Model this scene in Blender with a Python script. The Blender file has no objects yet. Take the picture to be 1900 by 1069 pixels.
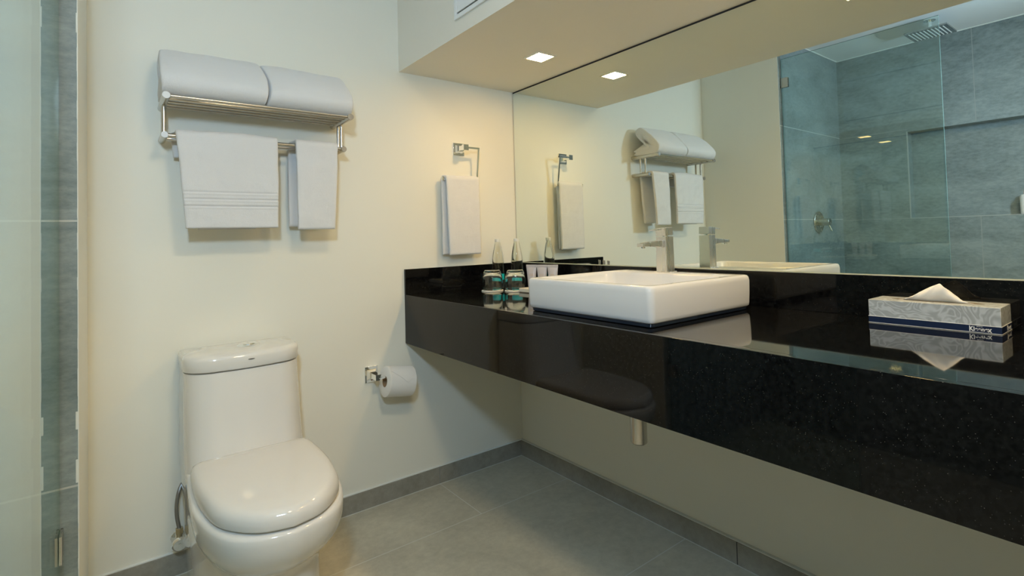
import bpy, bmesh, math, random
from math import sin, cos, pi, radians, sqrt
from mathutils import Vector, Matrix, noise

random.seed(7)
C = bpy.context.scene.collection
S = bpy.context.scene

# ------------------------------------------------------------------ camera
YAW, PITCH, ROLL = 0.6513, 0.0285, -0.0266
cyw, syw, cp, sp = cos(YAW), sin(YAW), cos(PITCH), sin(PITCH)
fwd = Vector((syw * cp, cyw * cp, sp))
rt = Vector((cyw, -syw, 0))
up = rt.cross(fwd)
rr = rt * cos(ROLL) + up * sin(ROLL)
uu = -rt * sin(ROLL) + up * cos(ROLL)
cam_data = bpy.data.cameras.new('camera')
cam = bpy.data.objects.new('camera', cam_data)
C.objects.link(cam)
M4 = Matrix((rr, uu, -fwd)).transposed().to_4x4()
M4.translation = Vector((-1.6009, -2.071, 1.0744))
cam.matrix_world = M4
cam_data.sensor_fit = 'HORIZONTAL'
cam_data.sensor_width = 36.0
cam_data.lens = 970.43 / 1900 * 36
cam_data.shift_x = -0.0002
cam_data.shift_y = (412.01 - 534.5) / 1900
cam_data.clip_start = 0.02
S.camera = cam

# ------------------------------------------------------------------ light and exposure
FLASH_L, FLASH_COL = 190.0, (0.70, 0.98, 1.27)     # cool flash above and behind the camera, drawn as an added hanging lamp
DOWN_L, DOWN_COL = 190.0, (1.0, 0.63, 0.24)         # warm square downlights in the soffit
CEIL_L, CEIL_COL = 69.0, (1.0, 0.79, 0.47)          # warm fill lamp added on the ceiling over the open floor
w = bpy.data.worlds.new('world'); S.world = w
w.use_nodes = True
w.node_tree.nodes['Background'].inputs[0].default_value = (0.5, 0.55, 0.55, 1)
w.node_tree.nodes['Background'].inputs[1].default_value = 0.05
S.view_settings.view_transform = 'Standard'
S.view_settings.look = 'None'
S.view_settings.gamma = 1.0
S.view_settings.use_curve_mapping = False
S.view_settings.exposure = 0.0
S.cycles.max_bounces = 16
S.cycles.diffuse_bounces = 6
S.cycles.glossy_bounces = 10
S.cycles.transmission_bounces = 14
S.cycles.transparent_max_bounces = 24
S.cycles.sample_clamp_indirect = 6.0
S.cycles.blur_glossy = 0.3

# ------------------------------------------------------------------ materials
def mat(name, col=(0.8, 0.8, 0.8), rough=0.5, metal=0.0, **kw):
    m = bpy.data.materials.new(name); m.use_nodes = True
    b = m.node_tree.nodes['Principled BSDF']
    b.inputs['Base Color'].default_value = (*col, 1)
    b.inputs['Roughness'].default_value = rough
    b.inputs['Metallic'].default_value = metal
    for k, v in kw.items():
        b.inputs[k.replace('_', ' ')].default_value = v
    return m

class NT:
    """small helper for wiring nodes"""
    def __init__(s, m): s.t = m.node_tree; s.n = s.t.nodes; s.l = s.t.links; s.b = s.n.get('Principled BSDF')
    def new(s, typ, **kw):
        n = s.n.new(typ)
        for k, v in kw.items(): setattr(n, k, v)
        return n
    def link(s, a, b): s.l.new(a, b)
    def math(s, op, a, b=None, c=None):
        n = s.n.new('ShaderNodeMath'); n.operation = op
        for i, v in enumerate((a, b, c)):
            if v is None: continue
            if isinstance(v, (int, float)): n.inputs[i].default_value = v
            else: s.l.new(v, n.inputs[i])
        return n.outputs[0]
    def mix(s, f, a, b):
        n = s.n.new('ShaderNodeMix'); n.data_type = 'RGBA'
        for i, v in ((0, f), (6, a), (7, b)):
            if isinstance(v, (int, float)): n.inputs[i].default_value = v
            elif isinstance(v, tuple): n.inputs[i].default_value = (*v, 1)
            else: s.l.new(v, n.inputs[i])
        return n.outputs[2]
    def noise(s, scale, detail=4, rough=0.5, vec=None, dist=0.0):
        n = s.n.new('ShaderNodeTexNoise')
        n.inputs['Scale'].default_value = scale; n.inputs['Detail'].default_value = detail
        n.inputs['Roughness'].default_value = rough; n.inputs['Distortion'].default_value = dist
        if vec is not None: s.l.new(vec, n.inputs['Vector'])
        return n
    def coord(s): return s.n.new('ShaderNodeTexCoord').outputs['Object']
    def ramp(s, f, stops):
        n = s.n.new('ShaderNodeValToRGB'); e = n.color_ramp.elements
        while len(e) < len(stops): e.new(0.5)
        for q, (p, c) in zip(e, stops): q.position = p; q.color = (*c, 1)
        s.l.new(f, n.inputs[0]); return n.outputs[0]
    def bump(s, h, strength, dist=0.001):
        n = s.n.new('ShaderNodeBump'); n.inputs['Strength'].default_value = strength
        n.inputs['Distance'].default_value = dist
        s.l.new(h, n.inputs['Height']); s.l.new(n.outputs[0], s.b.inputs['Normal'])

def paint_mat(name, col, rough=0.55):
    m = mat(name, col, rough); t = NT(m); v = t.coord()
    n = t.noise(2.2, 3, vec=v)
    t.link(t.mix(n.outputs[0], tuple(c * 0.97 for c in col), tuple(min(1, c * 1.03) for c in col)), t.b.inputs['Base Color'])
    t.bump(t.noise(160, 2, vec=v).outputs[0], 0.04)
    return m

def tile_mat(name, dark, light, lines, grout=(0.42, 0.44, 0.43), rough=0.5, stretch=(1, 1, 2.2), spec=0.4):
    """stone-look tile; lines = (axis, value, half width, (axis2, lo, hi) or None)"""
    m = mat(name, dark, rough); t = NT(m); v = t.coord()
    mp = t.new('ShaderNodeMapping'); mp.inputs['Scale'].default_value = stretch; t.link(v, mp.inputs[0])
    n1 = t.noise(3.0, 8, 0.62, mp.outputs[0], 0.6); n2 = t.noise(34, 6, 0.7, mp.outputs[0])
    f = t.math('ADD', t.math('MULTIPLY', n1.outputs[0], 0.55), t.math('MULTIPLY', n2.outputs[0], 0.45))
    base = t.ramp(f, [(0.38, dark), (0.62, light)])
    sep = t.new('ShaderNodeSeparateXYZ'); t.link(v, sep.inputs[0])
    acc = None
    for ax, val, hw, rng in lines:
        d = t.math('ABSOLUTE', t.math('SUBTRACT', sep.outputs[ax], val))
        k = t.math('LESS_THAN', d, hw)
        if rng:
            a2, lo, hi = rng
            k = t.math('MULTIPLY', k, t.math('MULTIPLY', t.math('GREATER_THAN', sep.outputs[a2], lo), t.math('LESS_THAN', sep.outputs[a2], hi)))
        acc = k if acc is None else t.math('MAXIMUM', acc, k)
    if acc is not None: base = t.mix(acc, base, grout)
    t.link(base, t.b.inputs['Base Color'])
    t.b.inputs['Specular IOR Level'].default_value = spec
    t.link(t.math('ADD', t.math('MULTIPLY', n2.outputs[0], 0.18), rough - 0.09), t.b.inputs['Roughness'])
    h = n2.outputs[0] if acc is None else t.math('SUBTRACT', n2.outputs[0], acc)
    t.bump(h, 0.25, 0.0015)
    return m

def granite_mat(name='black_granite', ior=1.37):
    m = mat(name, (0.006, 0.006, 0.007), 0.04); t = NT(m); v = t.coord()
    vo = t.new('ShaderNodeTexVoronoi'); vo.inputs['Scale'].default_value = 520; t.link(v, vo.inputs['Vector'])
    sep = t.new('ShaderNodeSeparateColor'); t.link(vo.outputs['Color'], sep.inputs[0])
    k = t.math('GREATER_THAN', sep.outputs[0], 0.981)
    k2 = t.math('MULTIPLY', k, t.math('LESS_THAN', vo.outputs['Distance'], 0.42))
    n = t.noise(90, 5, 0.7, v)
    base = t.ramp(n.outputs[0], [(0.42, (0.0015, 0.0015, 0.0018)), (0.70, (0.009, 0.0095, 0.0095))])
    spk = t.mix(sep.outputs[1], (0.03, 0.033, 0.033), (0.15, 0.14, 0.125))
    t.link(t.mix(k2, base, spk), t.b.inputs['Base Color'])
    t.b.inputs['IOR'].default_value = ior
    return m

def cloth_mat(name, col):
    m = mat(name, col, 0.95); t = NT(m); v = t.coord()
    n1 = t.noise(640, 3, 0.7, v); n2 = t.noise(38, 4, 0.6, v)
    t.link(t.mix(n1.outputs[0], tuple(c * 0.9 for c in col), col), t.b.inputs['Base Color'])
    t.b.inputs['Sheen Weight'].default_value = 0.25
    t.b.inputs['Specular IOR Level'].default_value = 0.1
    t.bump(t.math('ADD', t.math('MULTIPLY', n1.outputs[0], 0.7), n2.outputs[0]), 0.75, 0.003)
    return m

def brushed_mat(name, col, rough, stretch):
    m = mat(name, col, rough, 1.0); t = NT(m); v = t.coord()
    mp = t.new('ShaderNodeMapping'); mp.inputs['Scale'].default_value = stretch; t.link(v, mp.inputs[0])
    n = t.noise(60, 3, 0.6, mp.outputs[0])
    t.link(t.math('ADD', t.math('MULTIPLY', n.outputs[0], 0.16), rough - 0.08), t.b.inputs['Roughness'])
    t.bump(n.outputs[0], 0.05, 0.0005)
    return m

def emit_mat(name, col, strength):
    m = bpy.data.materials.new(name); m.use_nodes = True
    nt = m.node_tree; nt.nodes.clear()
    e = nt.nodes.new('ShaderNodeEmission'); o = nt.nodes.new('ShaderNodeOutputMaterial')
    e.inputs[0].default_value = (*col, 1); e.inputs[1].default_value = strength
    nt.links.new(e.outputs[0], o.inputs[0]); return m

def pane_mat(name, tint):
    """clear plate glass: Fresnel mix of transparency and mirror reflection, same from both sides"""
    m = bpy.data.materials.new(name); m.use_nodes = True
    nt = m.node_tree; nt.nodes.clear(); N = nt.nodes.new; L = nt.links.new
    o = N('ShaderNodeOutputMaterial'); mx = N('ShaderNodeMixShader'); tr = N('ShaderNodeBsdfTransparent')
    gl = N('ShaderNodeBsdfGlossy'); fr = N('ShaderNodeFresnel'); ge = N('ShaderNodeNewGeometry'); ior = N('ShaderNodeMix')
    tr.inputs[0].default_value = (*tint, 1); gl.inputs['Roughness'].default_value = 0.0
    gl.inputs['Color'].default_value = (0.96, 1, 0.98, 1)
    ior.data_type = 'FLOAT'; ior.inputs[2].default_value = 1.62; ior.inputs[3].default_value = 1 / 1.62
    L(ge.outputs['Backfacing'], ior.inputs[0]); L(ior.outputs[0], fr.inputs['IOR'])
    L(fr.outputs[0], mx.inputs[0]); L(tr.outputs[0], mx.inputs[1]); L(gl.outputs[0], mx.inputs[2]); L(mx.outputs[0], o.inputs[0])
    return m

def glass_mat(name, col, ior, rough=0.0):
    m = mat(name, col, rough); b = m.node_tree.nodes['Principled BSDF']
    b.inputs['Transmission Weight'].default_value = 1.0; b.inputs['IOR'].default_value = ior
    return m

WALL = (0.775, 0.775, 0.70)
m_wall = paint_mat('cream_wall_paint', WALL)
m_soffit = paint_mat('soffit_paint', (0.79, 0.765, 0.68))
m_ceiling = paint_mat('ceiling_paint', (0.86, 0.87, 0.86))
ZJ = [0.545, 1.137, 1.718]
m_floor = tile_mat('floor_tile', (0.41, 0.395, 0.32), (0.56, 0.54, 0.44),
    [(1, -0.335, .0016, None), (1, -0.937, .0016, None), (1, -1.539, .0016, None), (1, -2.141, .0016, None), (1, -2.743, .0016, None),
     (0, -0.466, .0016, (1, -.335, 1)), (0, -1.666, .0016, (1, -.335, 1)), (0, -1.066, .0016, (1, -.937, -.335)),
     (0, -0.466, .0016, (1, -1.539, -.937)), (0, -1.066, .0016, (1, -2.141, -1.539)), (0, -0.466, .0016, (1, -2.743, -2.141))],
    grout=(0.60, 0.62, 0.59), rough=0.42, stretch=(1, 1, 1))
m_base_b = tile_mat('baseboard_tile', (0.22, 0.215, 0.185), (0.33, 0.32, 0.28), [(0, -0.466, .002, None), (0, -1.666, .002, None)], grout=(0.22, 0.23, 0.225), rough=0.5, stretch=(1, 1, 1))
m_base_r = tile_mat('baseboard_tile_plain', (0.22, 0.215, 0.185), (0.33, 0.32, 0.28), [(1, -1.13, .002, None), (1, -2.33, .002, None)], grout=(0.06, 0.06, 0.06), rough=0.5, stretch=(1, 1, 1))
TD, TL = (0.160, 0.202, 0.212), (0.295, 0.352, 0.362)
m_tile_end = tile_mat('shower_tile_end', TD, TL, [(2, z, .0022, None) for z in ZJ], grout=(0.50, 0.53, 0.52))
m_tile_left = tile_mat('shower_tile_left', TD, TL, [(2, 1.712, .0016, (1, -.93, 0)), (2, 1.128, .0016, None), (2, .545, .0016, None),
    (1, -1.278, .0018, (2, 1.70, 3)), (1, -1.278, .0018, (2, .545, 1.128)), (1, -2.478, .0018, None), (1, -0.73, .0018, (2, -1, .545))], grout=(0.33, 0.36, 0.36))
m_granite = granite_mat()
m_granite_top = granite_mat('black_granite_top', 2.0)  # same stone as the apron, reflectance raised to brighten its reflections
m_caulk = mat('white_caulk', (0.74, 0.77, 0.75), 0.6)
m_towel = cloth_mat('white_terry', (0.77, 0.785, 0.80))
m_ceramic = mat('white_ceramic', (0.72, 0.72, 0.70), 0.06); m_ceramic.node_tree.nodes['Principled BSDF'].inputs['Coat Weight'].default_value = 0.5
m_basin = mat('basin_ceramic', (0.66, 0.67, 0.68), 0.07)
m_seat = mat('white_seat_plastic', (0.71, 0.705, 0.685), 0.09)
m_gap = mat('gap_shade', (0.02, 0.02, 0.02), 0.8)  # near-black colour standing for the shade inside narrow gaps
m_chrome = mat('chrome', (0.93, 0.95, 0.96), 0.07, 1.0)
m_steel = brushed_mat('brushed_steel', (0.62, 0.60, 0.55), 0.26, (0.02, 1, 1))
m_steel_z = brushed_mat('brushed_steel_upright', (0.62, 0.60, 0.56), 0.26, (1, 1, 0.02))
m_steel_y = brushed_mat('brushed_steel_deep', (0.60, 0.58, 0.53), 0.26, (1, 0.02, 1))
m_faucet = brushed_mat('satin_faucet_steel', (0.86, 0.83, 0.78), 0.28, (1, 1, 0.04))
m_cap_end = mat('turned_end', (0.36, 0.36, 0.345), 0.5, 1.0)
m_mirror = mat('mirror_silver', (0.83, 0.89, 0.845), 0.0, 1.0)
m_mirror_edge = mat('mirror_edge', (0.03, 0.035, 0.03), 0.3)
m_pane = pane_mat('shower_glass', (0.88, 0.95, 0.935))
m_pane_edge = mat('glass_edge', (0.16, 0.27, 0.255), 0.15)
m_glass = glass_mat('clear_tumbler_glass', (0.99, 1.0, 0.99), 1.48)
t_ = NT(m_glass); t_.bump(t_.noise(38, 1, 0.4, t_.coord()).outputs[0], 0.16, 0.004)
m_water = glass_mat('bottle_of_water', (0.97, 1.0, 0.99), 1.36)
m_white = mat('white_plastic', (0.84, 0.85, 0.84), 0.35)
m_capw = mat('bottle_cap_plastic', (0.72, 0.74, 0.70), 0.3)
m_turq = mat('turquoise_label', (0.01, 0.46, 0.53), 0.35)
m_coaster = mat('cream_paper_coaster', (0.80, 0.78, 0.70), 0.8)
m_paper = cloth_mat('toilet_paper', (0.87, 0.87, 0.855))
m_core = mat('cardboard_core', (0.30, 0.20, 0.11), 0.9)
m_tissue = mat('tissue_sheet', (0.86, 0.84, 0.80), 0.9)
m_navy = mat('navy_band', (0.004, 0.014, 0.055), 0.4)
m_tan = mat('tan_print', (0.55, 0.42, 0.27), 0.6)
m_tube = mat('lilac_white_tube', (0.50, 0.48, 0.50), 0.35)
m_dark = mat('dark_print', (0.10, 0.10, 0.09), 0.4)
m_vent = mat('vent_white', (0.80, 0.83, 0.84), 0.4)
m_hose = brushed_mat('braided_hose', (0.30, 0.31, 0.32), 0.4, (1, 1, 1))
m_soap = mat('soap_wrap', (0.80, 0.72, 0.62), 0.6)

def box_print():
    m = mat('swirl_carton', (0.45, 0.48, 0.49), 0.4); t = NT(m); v = t.coord()
    n = t.noise(17, 1, 0.4, v, 2.2)
    wv = t.math('SINE', t.math('MULTIPLY', n.outputs[0], 34))
    f = t.math('MULTIPLY_ADD', wv, 0.5, 0.5)
    t.link(t.ramp(f, [(0.0, (0.34, 0.375, 0.40)), (0.55, (0.40, 0.44, 0.47)), (0.95, (0.50, 0.55, 0.585))]), t.b.inputs['Base Color'])
    return m
m_carton = box_print()

# ------------------------------------------------------------------ object helpers
def link(name, bm, m, parent=None, base=None, smooth=True, angle=38):
    """bm is in world coordinates; the object sits at its parent's place or at base"""
    me = bpy.data.meshes.new(name)
    bmesh.ops.recalc_face_normals(bm, faces=bm.faces[:])
    off = Vector(base) if base is not None else Vector((0, 0, 0))
    root = parent
    if parent is not None:
        off = Vector(parent['_o'])
    bmesh.ops.translate(bm, verts=bm.verts[:], vec=-off)
    bm.to_mesh(me); bm.free()
    for mm in (m if isinstance(m, (list, tuple)) else [m]): me.materials.append(mm)
    o = bpy.data.objects.new(name, me); C.objects.link(o)
    o['_o'] = tuple(off)
    if parent is not None: o.parent = parent
    else: o.location = off
    if smooth:
        for p in me.polygons: p.use_smooth = True
        try: me.set_sharp_from_angle(angle=radians(angle))
        except Exception: pass
        if angle < 45:
            wn = o.modifiers.new('weighted_normal', 'WEIGHTED_NORMAL'); wn.keep_sharp = True
    return o

def thing(name, label, cat, base, group=None):
    o = bpy.data.objects.new(name, None); C.objects.link(o)
    o.empty_display_size = 0.03
    o.location = base; o['_o'] = tuple(base)
    o['label'] = label; o['category'] = cat
    if group: o['group'] = group
    return o
def tag(o, label, cat, group=None):
    o['label'] = label; o['category'] = cat
    if group: o['group'] = group
    return o
def struct(name, bm, m, smooth=False):
    o = link(name, bm, m, None, (0, 0, 0), smooth); o['kind'] = 'structure'; return o

def BM(): return bmesh.new()
def add_box(bm, a, b, bev=0.0, seg=2, mi=0):
    a, b = Vector(a), Vector(b)
    lo = Vector([min(a[i], b[i]) for i in range(3)]); hi = Vector([max(a[i], b[i]) for i in range(3)])
    t = bmesh.new()
    bmesh.ops.create_cube(t, size=1)
    for v in t.verts: v.co = Vector([lo[i] + (v.co[i] + .5) * (hi[i] - lo[i]) for i in range(3)])
    if bev: bmesh.ops.bevel(t, geom=t.edges[:], offset=bev, segments=seg, profile=.5, affect='EDGES')
    merge(bm, t, mi)
def merge(bm, t, mi=0):
    mp = {}
    for v in t.verts: mp[v] = bm.verts.new(v.co)
    for f in t.faces:
        try:
            nf = bm.faces.new([mp[v] for v in f.verts]); nf.material_index = mi
        except ValueError: pass
    t.free()
def frame_of(d):
    d = d.normalized(); a = Vector((0, 0, 1)) if abs(d.z) < .9 else Vector((1, 0, 0))
    u = d.cross(a).normalized(); return u, d.cross(u).normalized()
def add_cyl(bm, p, q, r, n=24, bev=0.0, r2=None, mi=0):
    p, q = Vector(p), Vector(q); r2 = r if r2 is None else r2
    u, v = frame_of(q - p); d = (q - p).normalized()
    prof = [(0, 0), (r - bev, 0), (r, bev)] if bev else [(0, 0), (r, 0)]
    L = (q - p).length
    prof += [(r2, L - bev), (r2 - bev, L), (0, L)] if bev else [(r2, L), (0, L)]
    rev(bm, p, d, u, v, prof, n, mi)
def rev(bm, p, d, u, v, prof, n=32, mi=0):
    rings = []
    for r, h in prof:
        if r < 1e-7: rings.append([bm.verts.new(p + d * h)])
        else: rings.append([bm.verts.new(p + d * h + u * (r * cos(2 * pi * k / n)) + v * (r * sin(2 * pi * k / n))) for k in range(n)])
    for A, B in zip(rings, rings[1:]):
        for k in range(n):
            k2 = (k + 1) % n
            if len(A) == 1 and len(B) == 1: continue
            if len(A) == 1: f = (A[0], B[k], B[k2])
            elif len(B) == 1: f = (A[k], B[0], A[k2])
            else: f = (A[k], B[k], B[k2], A[k2])
            bm.faces.new(f).material_index = mi
def lathe(bm, x, y, z, prof, n=40, mi=0):
    rev(bm, Vector((x, y, z)), Vector((0, 0, 1)), Vector((1, 0, 0)), Vector((0, 1, 0)), prof, n, mi)
def add_tube(bm, pts, r, n=12):
    pts = [Vector(p) for p in pts]; rings = []; u = None
    for i, p in enumerate(pts):
        d = (pts[min(i + 1, len(pts) - 1)] - pts[max(i - 1, 0)]).normalized()
        if u is None: u, v = frame_of(d)
        else: u = (u - d * u.dot(d)).normalized(); v = d.cross(u)
        rings.append([bm.verts.new(p + u * r * cos(2 * pi * k / n) + v * r * sin(2 * pi * k / n)) for k in range(n)])
    for A, B in zip(rings, rings[1:]):
        for k in range(n): bm.faces.new((A[k], A[(k + 1) % n], B[(k + 1) % n], B[k]))
    bm.faces.new(rings[0]); bm.faces.new(rings[-1])
def loft(bm, rings, cap0=True, cap1=True, mi=0):
    vs = [[bm.verts.new(p) for p in r] for r in rings]; n = len(vs[0])
    for A, B in zip(vs, vs[1:]):
        for k in range(n): bm.faces.new((A[k], A[(k + 1) % n], B[(k + 1) % n], B[k])).material_index = mi
    if cap0: bm.faces.new(vs[0]).material_index = mi
    if cap1: bm.faces.new(vs[-1]).material_index = mi
    return vs
def catmull(pts, n):
    P = [Vector((*p, 0)) if len(p) == 2 else Vector(p) for p in pts]; out = []
    for i in range(len(P) - 1):
        a, b, c, d = P[max(i - 1, 0)], P[i], P[i + 1], P[min(i + 2, len(P) - 1)]
        for k in range(n):
            t = k / n
            out.append(.5 * ((2 * b) + (c - a) * t + (2 * a - 5 * b + 4 * c - d) * t * t + (3 * b - a - 3 * c + d) * t ** 3))
    out.append(P[-1]); return out
def subsurf(o, l=2):
    s = o.modifiers.new('smooth', 'SUBSURF'); s.levels = l; s.render_levels = l

# ------------------------------------------------------------------ room
XR, ZS, DS, L, A_, XL, YF, ZC = 0.006, 1.801, 0.6177, 1.6656, 0.53, 2.55, 3.05, 2.275
bm = BM(); add_box(bm, (-XL - .2, .1, -.1), (XR + .1, -YF - .1, 0)); struct('floor', bm, m_floor)
bm = BM(); add_box(bm, (-XL - .2, .1, ZC), (XR + .1, -YF - .1, ZC + .1)); struct('ceiling', bm, m_ceiling)
bm = BM(); add_box(bm, (-L, 0, 0), (XR + .1, .1, ZC)); struct('wall_back', bm, m_wall)
bm = BM(); add_box(bm, (XR, 0, 0), (XR + .1, -YF, ZC)); struct('wall_right', bm, m_wall)
bm = BM(); add_box(bm, (-XL - .2, -YF, 0), (XR + .1, -YF - .1, ZC)); struct('wall_front', bm, m_wall)
bm = BM(); add_box(bm, (-1.58, -YF, 0), (-.70, -YF + .035, 2.08), .004, 2)
dr = struct('door_1', bm, mat('pale_door', (0.55, 0.53, 0.47), 0.4))
bm = BM(); add_cyl(bm, (-1.50, -YF + .035, 1.0), (-1.50, -YF + .085, 1.0), .011, 20); add_box(bm, (-1.51, -YF + .075, .99), (-1.38, -YF + .09, 1.01), .003)
link('door_handle', bm, m_steel, dr)
# partition: painted side towards the toilet, tiled end towards the shower
bm = BM(); add_box(bm, (-XL - .2, -A_, 0), (-L, .1, ZC)); 
for f in bm.faces:
    if f.calc_center_median().y < -A_ + .001: f.material_index = 1
struct('wall_partition', bm, [m_wall, m_tile_end])
bm = BM(); add_box(bm, (-L - .0013, -A_ - .0012, 0), (-L + .0006, -A_ + .001, ZC), .0004, 1)
for k in range(22):                                    # smeared caulk along the tile edge
    z = .04 + k * .1 + .05 * random.random(); hgt = .02 + .05 * random.random(); wd = .0004 + .0022 * random.random() ** 3
    if k in (5, 6): wd = .004
    add_box(bm, (-L - .0012 - wd, -A_ - .0012, z), (-L - .0008, -A_ + .001, z + hgt), .0007, 1)
struct('trim_1', bm, m_caulk)
# long shower wall with a niche
NY0, NY1, NZ0, NZ1 = -.93, -2.10, 1.128, 1.694
bm = BM()
add_box(bm, (-XL - .2, -A_, 0), (-XL, -YF, NZ0)); add_box(bm, (-XL - .2, -A_, NZ1), (-XL, -YF, ZC))
add_box(bm, (-XL - .2, -A_, NZ0), (-XL, NY0, NZ1)); add_box(bm, (-XL - .2, NY1, NZ0), (-XL, -YF, NZ1))
add_box(bm, (-XL - .2, NY0, NZ0), (-XL - .09, NY1, NZ1)); struct('wall_left', bm, m_tile_left)
bm = BM()
add_box(bm, (-XL - .002, NY0 + .002, NZ0 - .002), (-XL + .0015, NY0 - .004, NZ1 + .003)); add_box(bm, (-XL - .004, NY0, NZ0 - .003), (-XL + .0015, NY1, NZ0 + .001))
struct('trim_2', bm, mat('niche_edge', (0.42, 0.45, 0.45), 0.5))
# bulkhead over the vanity
bm = BM(); add_box(bm, (-DS, 0, ZS), (XR, -YF, ZC)); struct('wall_soffit', bm, m_soffit)
# caulk line where tile meets the shower ceiling
bm = BM(); add_box(bm, (-XL, -A_ - .004, ZC - .006), (-L, -A_, ZC)); add_box(bm, (-XL, -A_, ZC - .006), (-XL + .004, -YF, ZC)); struct('trim_3', bm, m_caulk)
# baseboards with a light caulk bead
ZB = .0728
bm = BM(); add_box(bm, (-L, -.010, 0), (XR, .001, ZB), .0008, 1); struct('baseboard_back', bm, m_base_b)
bm = BM(); add_box(bm, (-.010, -.010, 0), (XR + .001, -YF, ZB), .0008, 1); struct('baseboard_right', bm, m_base_r)
bm = BM(); add_box(bm, (-L, -.007, ZB - .001), (XR, .001, ZB + .004), .001, 1); struct('trim_4', bm, m_caulk)
bm = BM(); add_box(bm, (-.007, -.007, ZB - .001), (XR + .001, -YF, ZB + .003), .001, 1); struct('trim_5', bm, m_caulk)
bm = BM(); add_box(bm, (-L, -.0125, 0), (-.0098, -.0098, .0015)); add_box(bm, (-.0125, -.0098, 0), (-.0098, -YF, .0015)); struct('trim_6', bm, mat('floor_grout', (0.60, 0.62, 0.59), 0.8))

# ------------------------------------------------------------------ lamps
def downlight(x, y, label):
    t = thing('downlight', label, 'ceiling light', (x, y, ZS), 'square downlights in the soffit')
    h = .039; bm = BM()
    for a, b in (((-h - .008, -h - .008), (h + .008, -h)), ((-h - .008, h), (h + .008, h + .008)), ((-h - .008, -h), (-h, h)), ((h, -h), (h + .008, h))):
        add_box(bm, (x + a[0], y + a[1], ZS - .003), (x + b[0], y + b[1], ZS + .001), .0006, 1)
    link('frame', bm, m_soffit, t, smooth=False)
    bm = BM(); add_box(bm, (x - h, y - h, ZS - .002), (x + h, y + h, ZS)); link('lens', bm, m_down, t, smooth=False)
m_down = emit_mat('warm_led', DOWN_COL, DOWN_L)
downlight(-.222, -.478, 'square warm downlight lit in the soffit above the bottles')
downlight(-.222, -2.44, 'unseen square warm downlight added in the soffit at the far end, behind the camera')  # guessed lamp out of view, added to match the room's brightness
downlight(-.222, -1.46, 'square warm downlight in the soffit above the tissue box')
def unseen_flash():  # the hanging fixture is made up; it stands in for an unseen flash
    x, y, z = -1.735, -2.13, 1.755
    t = thing('unseen_flash', 'boxy steel lamp with a bright white lens, added for an unseen flash behind the camera', 'lamp', (x, y, ZC))
    bm = BM(); add_cyl(bm, (x, y, ZC), (x, y, ZC - .02), .05, 32, .003); link('ceiling_rose', bm, m_steel, t)
    bm = BM(); add_cyl(bm, (x, y, ZC - .015), (x, y, z + .09), .004, 12); link('cord', bm, m_dark, t)
    aim = Vector((.16, 1, -.33)).normalized().to_track_quat('Y', 'Z').to_matrix()
    bm = BM(); t2 = BM(); add_box(t2, (-.07, -.06, -.10), (.07, .028, .10), .008, 3); bmesh.ops.transform(t2, matrix=Matrix.Translation((x, y, z)) @ aim.to_4x4(), verts=t2.verts[:]); merge(bm, t2); link('housing', bm, m_steel, t)
    bm = BM(); t2 = BM(); add_box(t2, (-.062, .026, -.085), (.062, .034, .085), .002); bmesh.ops.transform(t2, matrix=Matrix.Translation((x, y, z)) @ aim.to_4x4(), verts=t2.verts[:]); merge(bm, t2); link('lens', bm, emit_mat('cool_lamp_glass', FLASH_COL, FLASH_L), t)
unseen_flash()
def ceiling_fill_lamp(x, y, s, label):  # guessed lamp, added to lift the brightness of the room
    t = thing('ceiling_fill_lamp', label, 'ceiling light', (x, y, ZC))
    bm = BM(); add_cyl(bm, (x, y, ZC), (x, y, ZC - .02), s + .012, 40, .003); link('frame', bm, m_white, t)
    bm = BM(); add_cyl(bm, (x, y, ZC - .019), (x, y, ZC - .026), s, 40, .002); link('diffuser', bm, m_ceil, t)
m_ceil = emit_mat('warm_fill_led', CEIL_COL, CEIL_L)
ceiling_fill_lamp(-1.15, -1.9, .15, 'round flat white fill lamp added on the ceiling over the open floor')

# ------------------------------------------------------------------ mirror
bm = BM(); add_box(bm, (.0015, -.001, ZS - .0075), (XR, -YF + .01, ZS - .0002)); struct('mirror_gap_shade', bm, m_gap)  # dark strip painted as the shade between mirror top and soffit
bm = BM(); add_box(bm, (0, -.004, .949), (XR, -YF + .01, ZS - .0075), 0)
for f in bm.faces: f.material_index = 0 if f.calc_center_median().x < .0005 else 1
tag(link('mirror', bm, [m_mirror, m_mirror_edge], None, (0, -1.5, .949), smooth=False), 'large frameless wall mirror above the black granite vanity', 'mirror')

# ------------------------------------------------------------------ vanity
DC, ZT, ZCB, ZBK = .6122, .84, .6323, .948
van = thing('vanity_counter', 'long floating black granite vanity counter with deep apron', 'counter', (-.3, -1.5, ZCB))
bm = BM(); add_box(bm, (-DC + .0195, 0, ZT - .02), (-.0005, -YF + .002, ZT), 0); link('countertop', bm, m_granite_top, van)
bm = BM(); add_box(bm, (-DC, 0, ZCB), (-DC + .02, -YF + .002, ZT), .0014, 2)
bm.normal_update()
for f in bm.faces: f.material_index = 1 if f.normal.z > .8 else 0
link('apron', bm, [m_granite, m_granite_top], van)
bm = BM(); add_box(bm, (-.018, 0, ZT), (XR - .0005, -YF + .002, ZBK), .0012, 2); link('backsplash', bm, m_granite, van)
bm = BM(); add_box(bm, (-DC, -.013, ZT), (-.0185, 0, ZBK), .0012, 2); link('side_splash', bm, m_granite, van)
bm = BM()
add_box(bm, (-.0165, -.02, ZBK - .0005), (-.001, -YF + .01, ZBK + .0012), .0005, 1)
link('ledge_strip', bm, mat('pale_ledge', (0.30, 0.33, 0.30), 0.5), van)  # pale strip along the top of the backsplash

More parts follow.
